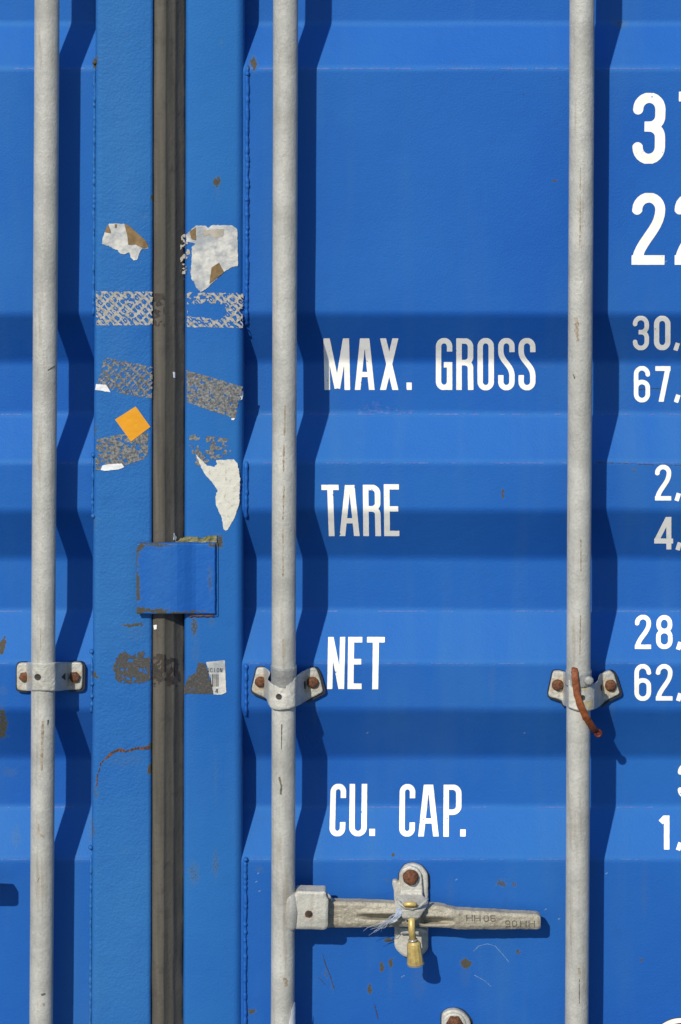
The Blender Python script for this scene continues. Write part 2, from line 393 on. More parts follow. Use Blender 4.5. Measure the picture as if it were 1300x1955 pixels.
# welds
def weld(x0, ya, yb, lean, mat, parent, seed, r=3.0, dd=1.5):
    ys = np.arange(ya, yb, 2.5); c = []; rr = []
    for y in ys:
        c.append(P(x0-lean*y/1955+.8*vnoise(y/14, seed*.7, seed), y, dd+prof(y))); e = min(1, (y-ya)/6+.35, (yb-y)/6+.35)
        rr.append((r+1.0*float(vnoise(y/5, seed, seed+1))+.5*float(vnoise(y/2.2, seed, 8)))*S*e)
    rr[0] *= .5; rr[-1] *= .5
    for bx in (ya+4, yb-4): pass
    rings('weld_bead', c, rr, mat, parent, n=10)
for k, (a, b) in enumerate([(-140, -236+236-140+1)]): pass
for k, (a, b) in enumerate([(112, 604), (868, 985), (1255, 1362), (1632, 2120)]):
    weld(181, a, b, 9, M_postL, left, 3+k, 2.8)
    weld(472.5, a+12, b+(6 if k else 18), 5, M_panelR, right, 13+k, 3.6, 2)
# blobs at the weld ends
for (x, y, p, m) in [(181, 118, left, M_postL), (178, 868, left, M_postL), (178, 984, left, M_postL), (175, 1243, left, M_postL), (176, 1304, left, M_postL), (176, 1328, left, M_postL), (173, 1617, left, M_postL), (472, 140, right, M_panelR), (469, 1640, right, M_panelR), (471, 380, right, M_panelR)]:
    knob('weld_blob', x, y, 0, 4.5, 8, m, p, dome=1, seed=int(y))

# ------------------------------------------------------------------ locking pipes
ROD_D, ROD_R = 76.0, 23.0
def rodx(a, b): return lambda y: a+(b-a)*y/1955.0
RX = [rodx(90, 78.5), rodx(545.5, 539.5), rodx(1111.5, 1101)]
for fx, par in zip(RX, (left, right, right)):
    ys = np.arange(-420, 2400, 30.0)
    o = rings('locking_pipe', [P(fx(y)+.4*vnoise(y/200, 1, 3), y, ROD_D) for y in ys], ROD_R*S, M_rod, par, n=48)
# marks on the pipes: rust streaks and scars, as thin irregular films
def rod_front(fx, off=.35):
    def f(x, y, s):
        u = np.clip((x-fx(y))/ROD_R, -.98, .98); return ROD_D+ROD_R*np.sqrt(1-u*u)+off
    return f
M_streak = flat('brown_streak', (.20, .15, .10), 0, .8, 200, 0, .3, (.33, .29, .23)); M_stain = flat('rust_stain', (.36, .27, .17), 0, .8, 200, 0, .3, (.42, .38, .30)); M_scar = flat('dark_scar', (.07, .065, .055), 0, .7, 200, 0, .3, (.14, .12, .09))
def mark(fx, par, pts, w, mat, seed, name='stain', amp=1.2):
    f = path_sdf(pts, w); sheet(name, rough(f, amp, 4, seed), rod_front(fx), mat, par, cell=.8)
def path_sdf(pts, w):
    pts = np.array(pts, float)
    def f(x, y):
        d = np.full(x.shape, 1e9)
        for a, b in zip(pts[:-1], pts[1:]):
            ex, ey = b-a; k = np.clip(((x-a[0])*ex+(y-a[1])*ey)/(ex*ex+ey*ey+1e-9), 0, 1)
            d = np.minimum(d, np.hypot(x-a[0]-ex*k, y-a[1]-ey*k))
        return d-w
    f.box = (pts[:, 0].min()-w-3, pts[:, 1].min()-w-3, pts[:, 0].max()+w+3, pts[:, 1].max()+w+3); return f
mark(RX[0], left, [(82, 1378), (80, 1420), (79, 1470)], 2.2, M_streak, 1)
mark(RX[0], left, [(72, 1575), (74, 1590), (82, 1598)], 2.4, M_streak, 2)
mark(RX[0], left, [(92, 706), (105, 699)], 1.0, M_scar, 3); mark(RX[0], left, [(92, 1375), (91, 1383)], 1.2, M_scar, 4)
mark(RX[0], left, [(60, 1870), (70, 1855), (73, 1838)], .8, M_streak, 5, amp=.6); mark(RX[0], left, [(70, 1900), (71, 1930)], 1.4, M_scar, 6); mark(RX[0], left, [(80, 1899), (84, 1898)], 2.0, M_scar, 7); mark(RX[0], left, [(82, 1917), (83, 1919)], 2.0, M_streak, 8)
mark(RX[0], left, [(67, 1693), (75, 1676)], .7, M_scar, 9, amp=.5); mark(RX[0], left, [(77, 1200), (77, 1240)], 1.4, M_streak, 10); mark(RX[0], left, [(70, 830), (76, 845)], 2.4, M_streak, 33)
for a, b in [((544, 775), (543, 830)), ((542, 850), (541, 900)), ((542, 930), (540, 990)), ((540, 1010), (540, 1100))]:
    mark(RX[1], right, [a, b], 1.3, M_streak, int(a[1]), amp=1.6)
mark(RX[1], right, [(540, 1220), (539.5, 1254)], .9, M_streak, 11, amp=.8); mark(RX[1], right, [(538, 1384), (537, 1430)], 1.0, M_scar, 12, amp=.8)
mark(RX[1], right, [(533, 1485), (537, 1500), (536, 1515)], 1.8, M_scar, 13); mark(RX[1], right, [(544, 1870), (546, 1880)], 3.4, M_streak, 14, amp=2.5)
mark(RX[2], right, [(1109, 1030), (1109, 1090)], .9, M_streak, 15, amp=.9); mark(RX[2], right, [(1108, 1175), (1107, 1250)], .9, M_streak, 16, amp=.9)
mark(RX[2], right, [(1108, 320), (1107, 470)], .9, M_streak, 17, amp=1.3); mark(RX[2], right, [(1094, 714), (1097, 722)], 1.0, M_scar, 18); mark(RX[2], right, [(1100, 610), (1102, 650)], 3.0, M_streak, 19, amp=4)
mark(RX[2], right, [(1106, 1870), (1106, 1915)], .7, M_scar, 20, amp=.7); mark(RX[2], right, [(1115, 1365), (1116, 1440)], 2.2, M_streak, 21, amp=1.8); mark(RX[2], right, [(1105, 1850), (1106, 1858)], 2.4, M_streak, 22)

def residue(outline, thr, wl, seed, void=None, amp=1.5, cut=None):
    base = rough(poly(outline), amp, 5, seed)
    def f(x, y):
        d = base(x, y)
        n = fbm(x/wl, y/wl, seed+40, 4)
        d = np.maximum(d, (thr-n)*-0+(n-thr)*wl*.9)
        if void is not None: d = np.maximum(d, -(void(x, y)-0.3+1.6*fbm(x/4, y/4, seed+2, 2)))
        if cut is not None: d = np.maximum(d, -cut(x, y))
        return d
    f.box = base.box; return f
# ------------------------------------------------------------------ pipe brackets
def strap_d(fx, y0, ear, x_l0, x_l1, x_r1, x_r0, cup=0):
    """ears lie low, the middle arches over the pipe"""
    def f(x, y, s):
        cx = fx(y0); top = ROD_D+ROD_R+4
        u = np.clip((x-cx)/(ROD_R+5), -1, 1); arch = ROD_D-8+(ROD_R+12)*np.sqrt(np.clip(1-u*u*.72, 0, 1))
        wl_ = np.clip((x-x_l0)/(x_l1-x_l0), 0, 1); wr_ = np.clip((x_r0-x)/(x_r0-x_r1), 0, 1)
        w = wl_*wl_*(3-2*wl_)*(wr_*wr_*(3-2*wr_))
        d = ear+(np.minimum(arch, top)-ear)*w
        rim = 2.4*(1-np.sqrt(np.clip(1-(1-np.clip(-s/3.0, 0, 1))**2, 0, 1)))
        return d-rim+.8*fbm(x/7, y/7, 4, 2)+cup*w*np.clip((y-y0)/25, -1, 1)
    return f
def bracket(fx, y0, outline, ear, xs, bolts, hole, par, bolt_sides, label, cup=0, seed=0):
    cx = float(P(fx(y0), y0, 40)[0])
    back = sheet('bracket_spacer', poly([(a+1.5+(2 if a > fx(y0) else -2), b+1.5) for a, b in outline], 1.5), ear-5, M_dark, None, thick=ear-4)
    b = sheet('pipe_bracket', outline_sdf(outline, 3.2, seed), strap_d(fx, y0, ear, *xs, cup=cup), M_bracket, par, thick=5)
    b['label'] = label
    # keep spacer only at the ears
    back.parent = b; me = back.data; off = np.array(par.location)
    bm = bmesh.new(); bm.from_mesh(me)
    lo, hi = P(xs[0]+3, y0, ear)[0], P(xs[3]-3, y0, ear)[0]
    bmesh.ops.delete(bm, geom=[v for v in bm.verts if lo < v.co.x < hi], context='VERTS')
    for v in bm.verts: v.co -= Vector(off)
    bm.to_mesh(me); bm.free()
    for k, (bx, by, br) in enumerate(bolts):
        sheet('rust_stain', combo(residue([(bx-15, by-11), (bx+13, by-14), (bx+15, by+16), (bx-12, by+20)], -.02, 9, seed+k+80, amp=4), poly(outline, -2), np.maximum), lambda x, y, s: strap_d(fx, y0, ear, *xs, cup=cup)(x, y, s*0-9)+.35, M_stain, b, cell=.8)
        knob('bolt', bx, by, ear+1, br, br*.9, M_rust, b, sides=bolt_sides, dome=.5 if bolt_sides == 6 else 1, seed=k+seed, rot=.2)
    hx, hy, hr = hole
    rr = sheet('rivet_hole', circ(hx, hy, hr), lambda x, y, s: strap_d(fx, y0, ear, *xs, cup=cup)(x, y, s*0-9)+.7+1.2*np.clip(1+s/3, 0, 1), M_hole, b, cell=.6)
    return b
def outline_sdf(o, r, seed):
    c = np.mean(np.array(o), 0)
    f = poly(o, 0); g = lambda x, y: f(x, y)
    # round the corners: shrink then grow
    def h(x, y): return f(x, y)+.5*fbm(x/9, y/9, seed, 2)
    h.box = f.box; return h
def rounded(pts, r, n=5):
    """round every corner of a polygon"""
    out = []; N = len(pts)
    for i in range(N):
        p0, p1, p2 = [np.array(pts[(i+k) % N], float) for k in (-1, 0, 1)]
        a = p0-p1; b = p2-p1; la = np.linalg.norm(a); lb = np.linalg.norm(b); rr = min(r, la*.45, lb*.45)
        A = p1+a/la*rr; B = p1+b/lb*rr
        for t in np.linspace(0, 1, n): out.append(tuple((1-t)**2*A+2*t*(1-t)*p1+t*t*B))
    return out
oL = rounded([(32, 1266), (60, 1268), (100, 1269), (130, 1265), (157, 1266), (156.5, 1316), (130, 1317), (100, 1320), (60, 1317.5), (45, 1319), (32, 1314)], 8)
oL = rounded([(32, 1266), (158, 1265), (157, 1317), (125, 1317.5), (104, 1320), (70, 1319), (45, 1319), (32, 1317)], 9)
bL = bracket(RX[0], 1292, oL, 16, (49, 62, 104, 134), [(46, 1292, 10), (142.5, 1292, 11)], (71.5, 1292.5, 6), left, 6,
    'flat galvanised strap bracket with a straight outline')
sheet('strap_slot', poly([(125, 1284), (125, 1299), (117, 1293)]), lambda x, y, s: strap_d(RX[0], 1292, 16, 49, 62, 104, 134)(x, y, s*0-9)+.7, M_hole, bL, cell=.6)
oM = rounded([(490, 1275), (504, 1274), (517, 1284), (510, 1299), (524, 1309), (541, 1304), (558, 1298), (571, 1287), (590, 1276), (603, 1275), (608, 1286), (617.5, 1321), (598, 1331), (584, 1338), (569, 1347), (555, 1353.5), (535, 1356), (519, 1354.5), (512, 1345), (509, 1333), (484, 1323), (480, 1317)], 5, 4)
bM = bracket(RX[1], 1325, oM, 16, (502, 514, 562, 588), [(497, 1301, 10.5), (597, 1302, 11)], (532, 1330, 5.5), right, 20,
    'galvanised strap bracket on the middle pipe, dipping in the middle', cup=5, seed=3)
sheet('strap_slot', poly([(580, 1301), (583, 1301), (584, 1316), (581, 1315)]), lambda x, y, s: strap_d(RX[1], 1325, 16, 502, 514, 562, 588, 5)(x, y, s*0-9)+.9, M_hole, bM, cell=.6)
oR = rounded([(1056, 1281), (1071, 1281), (1084, 1287), (1085, 1297), (1106, 1305), (1122, 1308), (1138, 1305), (1143, 1297), (1144, 1288), (1164, 1280), (1172, 1286), (1183.5, 1325), (1156, 1338), (1148, 1346), (1138, 1353), (1125, 1357.7), (1106, 1358), (1089, 1353), (1074, 1345), (1073, 1338), (1047, 1329), (1047, 1322)], 5, 4)
bR = bracket(RX[2], 1328, oR, 16, (1074, 1086, 1132, 1152), [(1064.5, 1307, 11), (1165.5, 1308, 11)], (1112, 1332, 5), right, 20,
    'galvanised strap bracket on the right pipe, stained and dented', cup=5, seed=6)
sheet('strap_slot', poly([(1146, 1310), (1149, 1306), (1150, 1320), (1147, 1318)]), lambda x, y, s: strap_d(RX[2], 1328, 16, 1074, 1086, 1132, 1152, 5)(x, y, s*0-9)+.9, M_hole, bR, cell=.6)
M_yel = flat('yellow_stain', (.40, .33, .17), 0, .7, 120, 0, .3, (.33, .30, .22))
for poly_, sd_ in [([(1113, 1340), (1132, 1335), (1131, 1350), (1118, 1351)], 1), ([(1108, 1308), (1122, 1310), (1121, 1318), (1112, 1318)], 2)]:
    sheet('stain', rough(poly(poly_), 1.6, 4, sd_), lambda x, y, s: strap_d(RX[2], 1328, 16, 1074, 1086, 1132, 1152, 5)(x, y, s*0-9)+.5, M_yel, bR, cell=.8)
# worn collars on the pipes above the two dipped brackets
for fx, ya, yb, m, sdn in [(RX[1], 1270, 1318, M_lead, 1), (RX[2], 1279, 1308, M_lead, 2)]:
    ys = np.arange(ya, yb, 4.0)
    rings('pipe_collar', [P(fx(y), y, ROD_D) for y in ys], [(ROD_R+1.6+.5*float(vnoise(y/5, 1, sdn)))*S for y in ys], m, right, n=40)
knob('pipe_collar', 1124, 1299, ROD_D+ROD_R-3, 9, 7, M_lead, right, dome=1, seed=4)

# ------------------------------------------------------------------ handle, its hub and the keepers
def hd(x, y, s):
    base = 56-6*np.clip((x-860)/170, 0, 1)
    cs = 5.0*(1-np.clip(1+s/9, 0, 1)**2)
    f1 = -22*np.exp(-((y-(1750+(x-690)*.025))/3.6)**2)*np.clip((x-680)/30, 0, 1)*np.clip((762-x)/10, 0, 1)
    r1 = 5*np.exp(-((y-(1743+(x-690)*.01))/5)**2)*np.clip((x-675)/40, 0, 1)*np.clip((835-x)/40, 0, 1)
    f2 = -24*np.exp(-((y-1759)/4.2)**2)*np.clip((x-800)/10, 0, 1)*np.clip((870-x)/35, 0, 1)
    r2 = 5*np.exp(-((y-1749)/5)**2)*np.clip((x-800)/10, 0, 1)*np.clip((870-x)/35, 0, 1)
    return base+cs+f1+r1+f2+r2+1.1*fbm(x/9, y/6, 3, 3)
oH = rounded([(620, 1720), (700, 1722), (750, 1725), (800, 1727), (840, 1729), (868, 1737), (900, 1738.5), (960, 1742), (1026, 1745.5), (1032, 1750), (1032, 1771), (1027, 1774), (950, 1774), (872, 1774), (856, 1771), (800, 1769), (620, 1771)], 4, 3)
fH = poly(oH)
handle = sheet('door_handle', rough(fH, .7, 8, 3, 2), hd, M_handle, right, thick=18)
handle['label'] = 'long weathered handle lying across the keeper'
hub = sheet('handle_hub', rough(poly(rounded([(567, 1701), (622, 1702.5), (623, 1713), (626.5, 1717), (626, 1769), (620, 1775), (565, 1773.5), (556, 1768), (560, 1712)], 4, 3)), .5, 8, 1, 2), pillow(88, 3, 6), M_bracket, handle, thick=34)
knob('pivot_pin', 589.5, 1744.5, 88, 8.5, 5, M_rust, hub, dome=.2, seed=2); 
sheet('pin_hole', circ(589, 1744, 4.8), 95.5, M_hole, hub, cell=.5)
# weld flare joining the hub to the pipe
rings('hub_flare', [P(545, 1700, ROD_D), P(550, 1712, ROD_D+3), P(552, 1740, ROD_D+4), P(552, 1762, ROD_D+3), P(546, 1776, ROD_D)], [15*S, 19*S, 20*S, 19*S, 15*S], M_rod, handle, n=28)
rings('hub_lip', [P(624, 1708, 76), P(629, 1712, 74), P(631, 1718, 66)], 3*S, M_bracket, handle, n=8)

# keeper behind the handle
kp = sheet('handle_keeper', rough(poly(rounded([(762, 1668), (772, 1653), (790, 1648.5), (806, 1655), (817, 1669), (817.5, 1812), (806, 1824), (781, 1829), (766, 1823), (753, 1808), (753, 1745), (752, 1700), (749, 1690), (749, 1681), (757, 1680), (762, 1685)], 6, 4)), .4, 8, 2, 2), pillow(12, 3, 5), M_bracket, right, thick=9)
kp['label'] = 'upright galvanised keeper plate under the handle'
def hasp_d(x, y, s):
    out = np.interp(y, [1640, 1700, 1708, 1724, 1738, 1752, 1760], [24, 24, 30, 66, 88, 86, 74])
    bow = -10*np.clip((np.abs(x-788)-8)/22, 0, 1)**2*np.clip((y-1712)/12, 0, 1)
    return out+bow-2*(1-np.sqrt(np.clip(1-(1-np.clip(-s/3, 0, 1))**2, 0, 1)))+.7*fbm(x/6, y/6, 8, 2)
hasp = sheet('hasp', rough(poly(rounded([(763, 1670), (768, 1659), (783, 1653), (797, 1658), (805, 1670), (806, 1690), (807, 1712), (818, 1719), (817, 1728), (808, 1742), (800, 1755), (788, 1759.5), (770, 1755), (765, 1748), (760, 1735), (753, 1728), (755, 1712), (764, 1706), (764, 1690)], 4, 4)), .5, 7, 5, 2), hasp_d, M_bracket, kp, thick=5)
knob('bolt', 783.8, 1674, 25, 15.2, 14, M_rust, kp, dome=1, seed=9)
sheet('spacer_edge', poly(rounded([(760, 1668), (771, 1650), (790, 1646), (808, 1653), (820, 1669), (820, 1700), (760, 1700)], 6, 4)), 3.5, M_dark, kp, thick=4)
rings('hasp_lip', [P(757, 1716, 70), P(764, 1726, 80), P(775, 1733, 88), P(787, 1735, 91), P(800, 1731, 88), P(811, 1722, 80), P(817, 1716, 70)], [2*S, 3.2*S, 3*S, 2.6*S, 3*S, 3.6*S, 2.4*S], M_bracket, hasp, n=10, jag=.1)
sheet('hasp_foot', rough(poly([(764, 1772), (800, 1772), (815, 1776), (812, 1784), (766, 1782)], 1), .8, 5, 5, 2), pillow(26, 3, 4), M_bracket, kp, thick=14)
k2 = sheet('handle_keeper', poly(rounded([(843, 1990), (843, 1936), (856, 1928), (871, 1927), (886, 1934), (898, 1948), (899, 1990)], 7, 4)), pillow(14, 3, 5), M_bracket, right, thick=10)
k2['label'] = 'lower keeper plate cut off by the bottom of the photo'
sheet('hasp', poly(rounded([(845, 1990), (846, 1944), (858, 1935), (872, 1934), (884, 1940), (890, 1955), (890, 1990)], 6, 4)), pillow(20, 2, 4), M_bracket, k2, thick=7)
sheet('spacer_edge', poly(rounded([(841, 1990), (841, 1934), (855, 1925), (873, 1924), (889, 1931), (902, 1948), (902, 1990)], 7, 4)), 4, M_dark, k2, thick=5)
knob('bolt', 867.5, 1953, 22, 16.5, 13, M_rust, k2, dome=.8, seed=11, sides=6)
# loose end of the other handle, just outside the left edge; only its shadow falls in view
sheet('door_handle', poly(rounded([(-300, 1655), (-6, 1672), (-3, 1676), (-3, 1701), (-8, 1704), (-300, 1704)], 4, 3)), pillow(76, 4, 8), M_handle, left, thick=16)
# steel sleeve starting at the foot of the middle pipe
def sleeve_d(x, y, s):
    u = np.clip((x-RX[1](y)+0)/(ROD_R+2), -.99, .99); return ROD_D+(ROD_R+2.2)*np.sqrt(1-u*u)
sheet('pipe_sleeve', rough(poly([(561, 1915), (563.5, 1912), (564, 1990), (548, 1990), (551, 1955), (556, 1930)]), .6, 6, 4, 2), sleeve_d, M_flake, right, thick=2)

# ------------------------------------------------------------------ overlap plate across the gasket
pf = rrect(260.5, 1037.5, 411, 1172, 1.5)
def plate_d(x, y, s):
    d = np.interp(x, [255, 325, 338, 352, 366, 374, 382, 415], [31, 32, 31, 27, 21.5, 19.5, 19.5, 20.5])
    return d-1.8*(1-np.sqrt(np.clip(1-(1-np.clip(-s/2.5, 0, 1))**2, 0, 1)))+.35*fbm(x/14, y/14, 3, 2)
sheet('overlap_plate', rough(pf, .5, 9, 6, 2), plate_d, M_plate, right, thick=8, cell=1.0, label='square blue plate with rusty edges lapping the gasket')
sheet('plate_spacer', rrect(362, 1035, 416, 1177, 3), 12, M_postR, right, thick=5)
rings('weld_bead', [P(360+k*4, 1175.5+.8*math.sin(k*1.7), 11) for k in range(13)], [(2.2+.6*math.sin(k*2.3))*S for k in range(13)], M_rust, right, n=8)
sheet('peeled_strip', rough(poly([(335, 1035), (350, 1026), (366, 1024), (385, 1028), (398, 1024), (414, 1022), (414, 1034), (392, 1036), (372, 1034), (350, 1037)]), 1.6, 5, 3), lambda x, y, s: 13+3*fbm(x/8, y/8, 2), M_peel, right, thick=2, cell=.7)

# ------------------------------------------------------------------ lettering
def seg_sdf(a, b, w):
    a = np.array(a, float); b = np.array(b, float); L = np.linalg.norm(b-a); u = (b-a)/(L+1e-9)
    def f(x, y):
        lx = (x-a[0])*u[0]+(y-a[1])*u[1]-L/2; ly = (x-a[0])*-u[1]+(y-a[1])*u[0]
        qx = np.abs(lx)-L/2; qy = np.abs(ly)-w/2
        return np.minimum(np.maximum(qx, qy), 0)+np.hypot(np.maximum(qx, 0), np.maximum(qy, 0))
    return f
def arc(cx, cy, rx, ry, a0, a1, n=12):
    return [(cx+rx*math.cos(math.radians(a0+(a1-a0)*k/n)), cy-ry*math.sin(math.radians(a0+(a1-a0)*k/n))) for k in range(n+1)]
def bez(p0, p1, p2, p3, n=10):
    o = []
    for k in range(n+1):
        t = k/n; o.append(tuple((1-t)**3*np.array(p0)+3*t*(1-t)**2*np.array(p1)+3*t*t*(1-t)*np.array(p2)+t**3*np.array(p3)))
    return o
def strokes(ch, W, H, t):
    l = t/2; r = W-t/2; T = t*.46; B = H-t*.46; R = (W-t)/2; c = W/2; E = 6
    ht = T+R*1.05; hb = B-R*1.05
    topA = lambda a0, a1: arc(c, ht, R, R*1.05, a0, a1)
    botA = lambda a0, a1: arc(c, hb, R, R*1.05, a0, a1)
    if ch == 'O' or ch == '0': return [topA(0, 180)+botA(180, 360)+[(r, ht)]]
    if ch == 'C': return [[(r, .27*H)]+topA(0, 180)+botA(180, 360)+[(r, .73*H)]]
    if ch == 'G': return [[(r, .26*H)]+topA(0, 180)+botA(180, 360)+[(r, .47*H)], [(r, .5*H), (r, H)], [(c-t*.05, .515*H), (W, .515*H)]]
    if ch == 'S':
        return [[(r, .27*H)]+topA(0, 180)+bez((l, .26*H), (l, .44*H), (r, .52*H), (r, .72*H))+botA(0, -180)+[(l, .71*H)]]
    if ch == 'U': return [[(l, -E)]+botA(180, 360)+[(r, -E)]]
    if ch == 'T': return [[(0, T), (W, T)], [(c, 0), (c, H+E)]]
    if ch == 'E': return [[(l, 0), (l, H)], [(0, T), (W, T)], [(0, .475*H), (W*.94, .475*H)], [(0, B), (W, B)]]
    if ch == 'H': return [[(l, 0), (l, H)], [(r, 0), (r, H)], [(l, .5*H), (r, .5*H)]]
    if ch == 'I': return [[(c, 0), (c, H)]]
    if ch == 'V': return [[(l, -E), (c, H)], [(r, -E), (c, H)]]
    if ch == 'D': return [[(l, 0), (l, H)], [(l, T), (c, T)]+arc(c, T+R, R, R, 90, 0)+arc(c, B-R, R, R, 0, -90)+[(l, B)]]
    if ch == 'N': return [[(l, 0), (l, H)], [(r, 0), (r, H)], [(l-t*.05-.06*E, -E), (r+.06*E, H+E)]]
    if ch == 'M': return [[(l, 0), (l, H)], [(r, 0), (r, H)], [(l, -E), (c, H*.97)], [(r, -E), (c, H*.97)]]
    if ch == 'A':
        k = (c-l)*.80/H; return [[(l-k*E*.4, H+E), (c-t*.28, -E)], [(r+k*E*.4, H+E), (c+t*.28, -E)], [(l+W*.12, .70*H), (r-W*.12, .70*H)]]
    if ch == 'X': return [[(l, -E), (r, H+E)], [(r, -E), (l, H+E)]]
    if ch == 'P' or ch == 'R':
        h = .47*H if ch == 'R' else .53*H; rr = min(R, (h-T)/2)
        o = [[(l, 0), (l, H)], [(l, T), (r-rr, T)]+arc(r-rr, T+rr, rr, rr, 90, 0, 8)+arc(r-rr, h-rr, rr, rr, 0, -90, 8)+[(l, h)]]
        if ch == 'R': o.append([(r-rr*.9, h)]+arc(r-rr, h+rr*.9, rr, rr*.9, 80, 0, 6)+[(r, H*.72), (r+t*.06, H+E)])
        return o
    if ch == '3':
        rr = R*.95; m = .475*H
        return [[(l, .235*H), (l, ht)]+topA(180, 0)+[(r, m-rr)]+arc(r-rr, m-rr, rr, rr, 0, -90, 8)+[(W*.36, m)], [(r-rr, m)]+arc(r-rr, m+rr, rr, rr, 90, 0, 8)+[(r, hb)]+botA(0, -180)+[(l, .74*H)]]
    if ch == '2': return [[(l, .26*H)]+topA(180, 0)+bez((r, ht), (r, .5*H), (l+W*.12, .66*H), (l+t*.04, B-t*.1)), [(0, B), (W, B)], [(l+t*.02, H), (l+t*.3, B-t*.9)]]
    if ch == '7': return [[(0, T), (W, T)], [(r-t*.05, T), (r-t*.12, T+t*.5), (W*.34, H+E)]]
    if ch == '6': return [[(r, .26*H)]+topA(0, 180)+botA(180, 360)+[(r, .44*H+R)]+arc(c, .44*H+R*.9, R, R*.9, 0, 180)]
    if ch == '5': return [[(W*.95, T), (l, T), (l, .46*H)]+arc(c, .42*H+R*.8, R, R*.8, 110, 0)+botA(0, -180)]
    if ch == '8': 
        m = .47*H; return [arc(c, ht, R*.94, R, 0, 180)+[(l+t*.05, m-R)]+arc(c, m-R*.9, R*.94, R*.9, 180, 360)+[(r-t*.05, ht)], arc(c, m+R*.95, R, R*.95, 0, 180)+botA(180, 360)+[(r, m+R)]]
    if ch == '4': return [[(r-t*.35, 0), (r-t*.35, H)], [(0, .74*H), (W, .74*H)], [(t*.42, .74*H), (r-t*.3, -2)]]
    if ch == '1': return [[(r, -E), (r, H)], [(r-t*.2, t*.3), (r-t*1.1, .2*H)]]
    if ch == '.': return [[(0, H-t*.62), (W, H-t*.62)]]
    if ch == ',': return [[(W*.70, H-t*1.25), (W*.34, H+t*.35)]]
    return []
def glyph(ch, x0, y0, W, H, t, skew=0.0, rot180=False):
    ps = strokes(ch, W, H, t); fs = []; js = []
    th = {'.': t*1.24, ',': t*.95}.get(ch, t)
    for k, p in enumerate(ps):
        tt = th
        if ch in 'TEA' and k >= 1 and not (ch == 'T') and not (ch == 'A' and k < 2): tt = th*.92
        if ch == 'T' and k == 0: tt = th*.92
        if ch in 'MNAX' and len(ch) and ch != 'A' and k >= (0 if ch == 'X' else 2): tt = th*.98
        if ch in 'CGOSU0' : tt = th
        for i in range(len(p)-1):
            if math.dist(p[i], p[i+1]) > .15: fs.append(seg_sdf(p[i], p[i+1], tt))
        for i in range(1, len(p)-1): js.append((p[i], tt/2))
    lo, hi = (0, H) if ch != ',' else (-99, H+t*.5)
    def f(x, y):
        ly = y-y0; lx = x-x0+skew*(ly/H-.5)
        if rot180: lx = W-lx; ly = H-ly
        d = np.full(x.shape, 1e9)
        for g in fs: d = np.minimum(d, g(lx, ly))
        for (q, rr) in js: d = np.minimum(d, np.hypot(lx-q[0], ly-q[1])-rr)
        d = np.maximum(d, np.maximum(lo-ly, ly-hi))
        if ch in 'AMNXV': d = np.maximum(d, np.maximum(-lx-.5, lx-W-.5))
        return d
    f.box = (x0-4-abs(skew), y0-3, x0+W+4+abs(skew), y0+H+t); return f
def union(fl):
    def f(x, y):
        d = np.full(x.shape, 1e9)
        for g in fl:
            b = g.box; m = (x >= b[0]) & (x <= b[2]) & (y >= b[1]) & (y <= b[3])
            if m.any(): d[m] = np.minimum(d[m], g(x[m], y[m]))
        return d
    bs = np.array([g.box for g in fl]); f.box = (bs[:, 0].min(), bs[:, 1].min(), bs[:, 2].max(), bs[:, 3].max()); return f
on_panel = lambda off: (lambda x, y, s: face(x, y)+off)
def word(gl, label):
    f = union([glyph(*g) for g in gl]); f2 = rough(f, .18, 5, 3, 2); f2.box = f.box
    ch = lambda x, y: np.maximum(f2(x, y), (fbm(x/5, y/5, 77, 3)-.70)*6); ch.box = f.box
    return sheet('lettering', ch, on_panel(1.1), M_white, right, cell=.75, label=label)
word([('M', 618.5, 646, 49, 98.5, 10.8, -2), ('A', 677, 646, 38.5, 98.5, 10.8, 0), ('X', 724, 646, 38, 98.5, 11.5, 0), ('.', 776, 646, 10, 98.5, 11.5)], 'white word MAX.')
word([('G', 832, 645.5, 31.5, 99, 10.4), ('R', 871, 646, 32.5, 98.5, 10.6), ('O', 911.5, 645.5, 31.5, 99.5, 10.4), ('S', 951, 645.5, 31.5, 99.5, 10.3), ('S', 989.8, 645.5, 32.5, 99.5, 10.3)], 'white word GROSS')
word([('T', 615, 925.5, 33, 98, 11, -3.5), ('A', 648, 926, 39, 97.5, 10.8, 0), ('R', 693, 925.5, 33.5, 98, 10.8, -1), ('E', 733, 924.5, 29, 99, 11, -1)], 'white word TARE')
word([('N', 625.5, 1216, 32.5, 99.5, 10, 2), ('E', 664, 1216, 27, 99.5, 11.5, 1.5), ('T', 700, 1216, 34, 100, 11.5, 1.5)], 'white word NET')
word([('C', 630, 1496.5, 30, 100, 10.5, 2.5), ('U', 667, 1496.5, 33.5, 100, 10.5, 1), ('.', 705, 1496.5, 11, 99.5, 11)], 'white word CU.')
word([('C', 762.5, 1497, 30, 100, 10.5, 1), ('A', 798, 1498, 40, 99, 10.8, 0), ('P', 846.5, 1498, 34.5, 99.5, 10.5, .5), ('.', 878.5, 1498, 10.5, 99, 11)], 'white word CAP.')
word([('3', 1208, 177.5, 62, 135, 19.5, 2), ('7', 1296, 175, 60, 138, 19.5)], 'white number starting with 3, near the top right corner')
word([('2', 1206.5, 368.5, 63, 137, 19, 2), ('2', 1288, 368.5, 62, 137, 19)], 'white number 22 below the top number')
word([('3', 1208, 603, 31, 65.5, 8.7, 0), ('0', 1248.5, 603, 31.5, 65.5, 10), (',', 1285, 603, 13, 63, 9)], 'white number starting 30, beside MAX. GROSS')
word([('6', 1210, 699, 31, 69, 8.7, 0), ('7', 1251, 699, 29, 68, 9.5), (',', 1286, 699, 13, 66, 9)], 'white number starting 67')
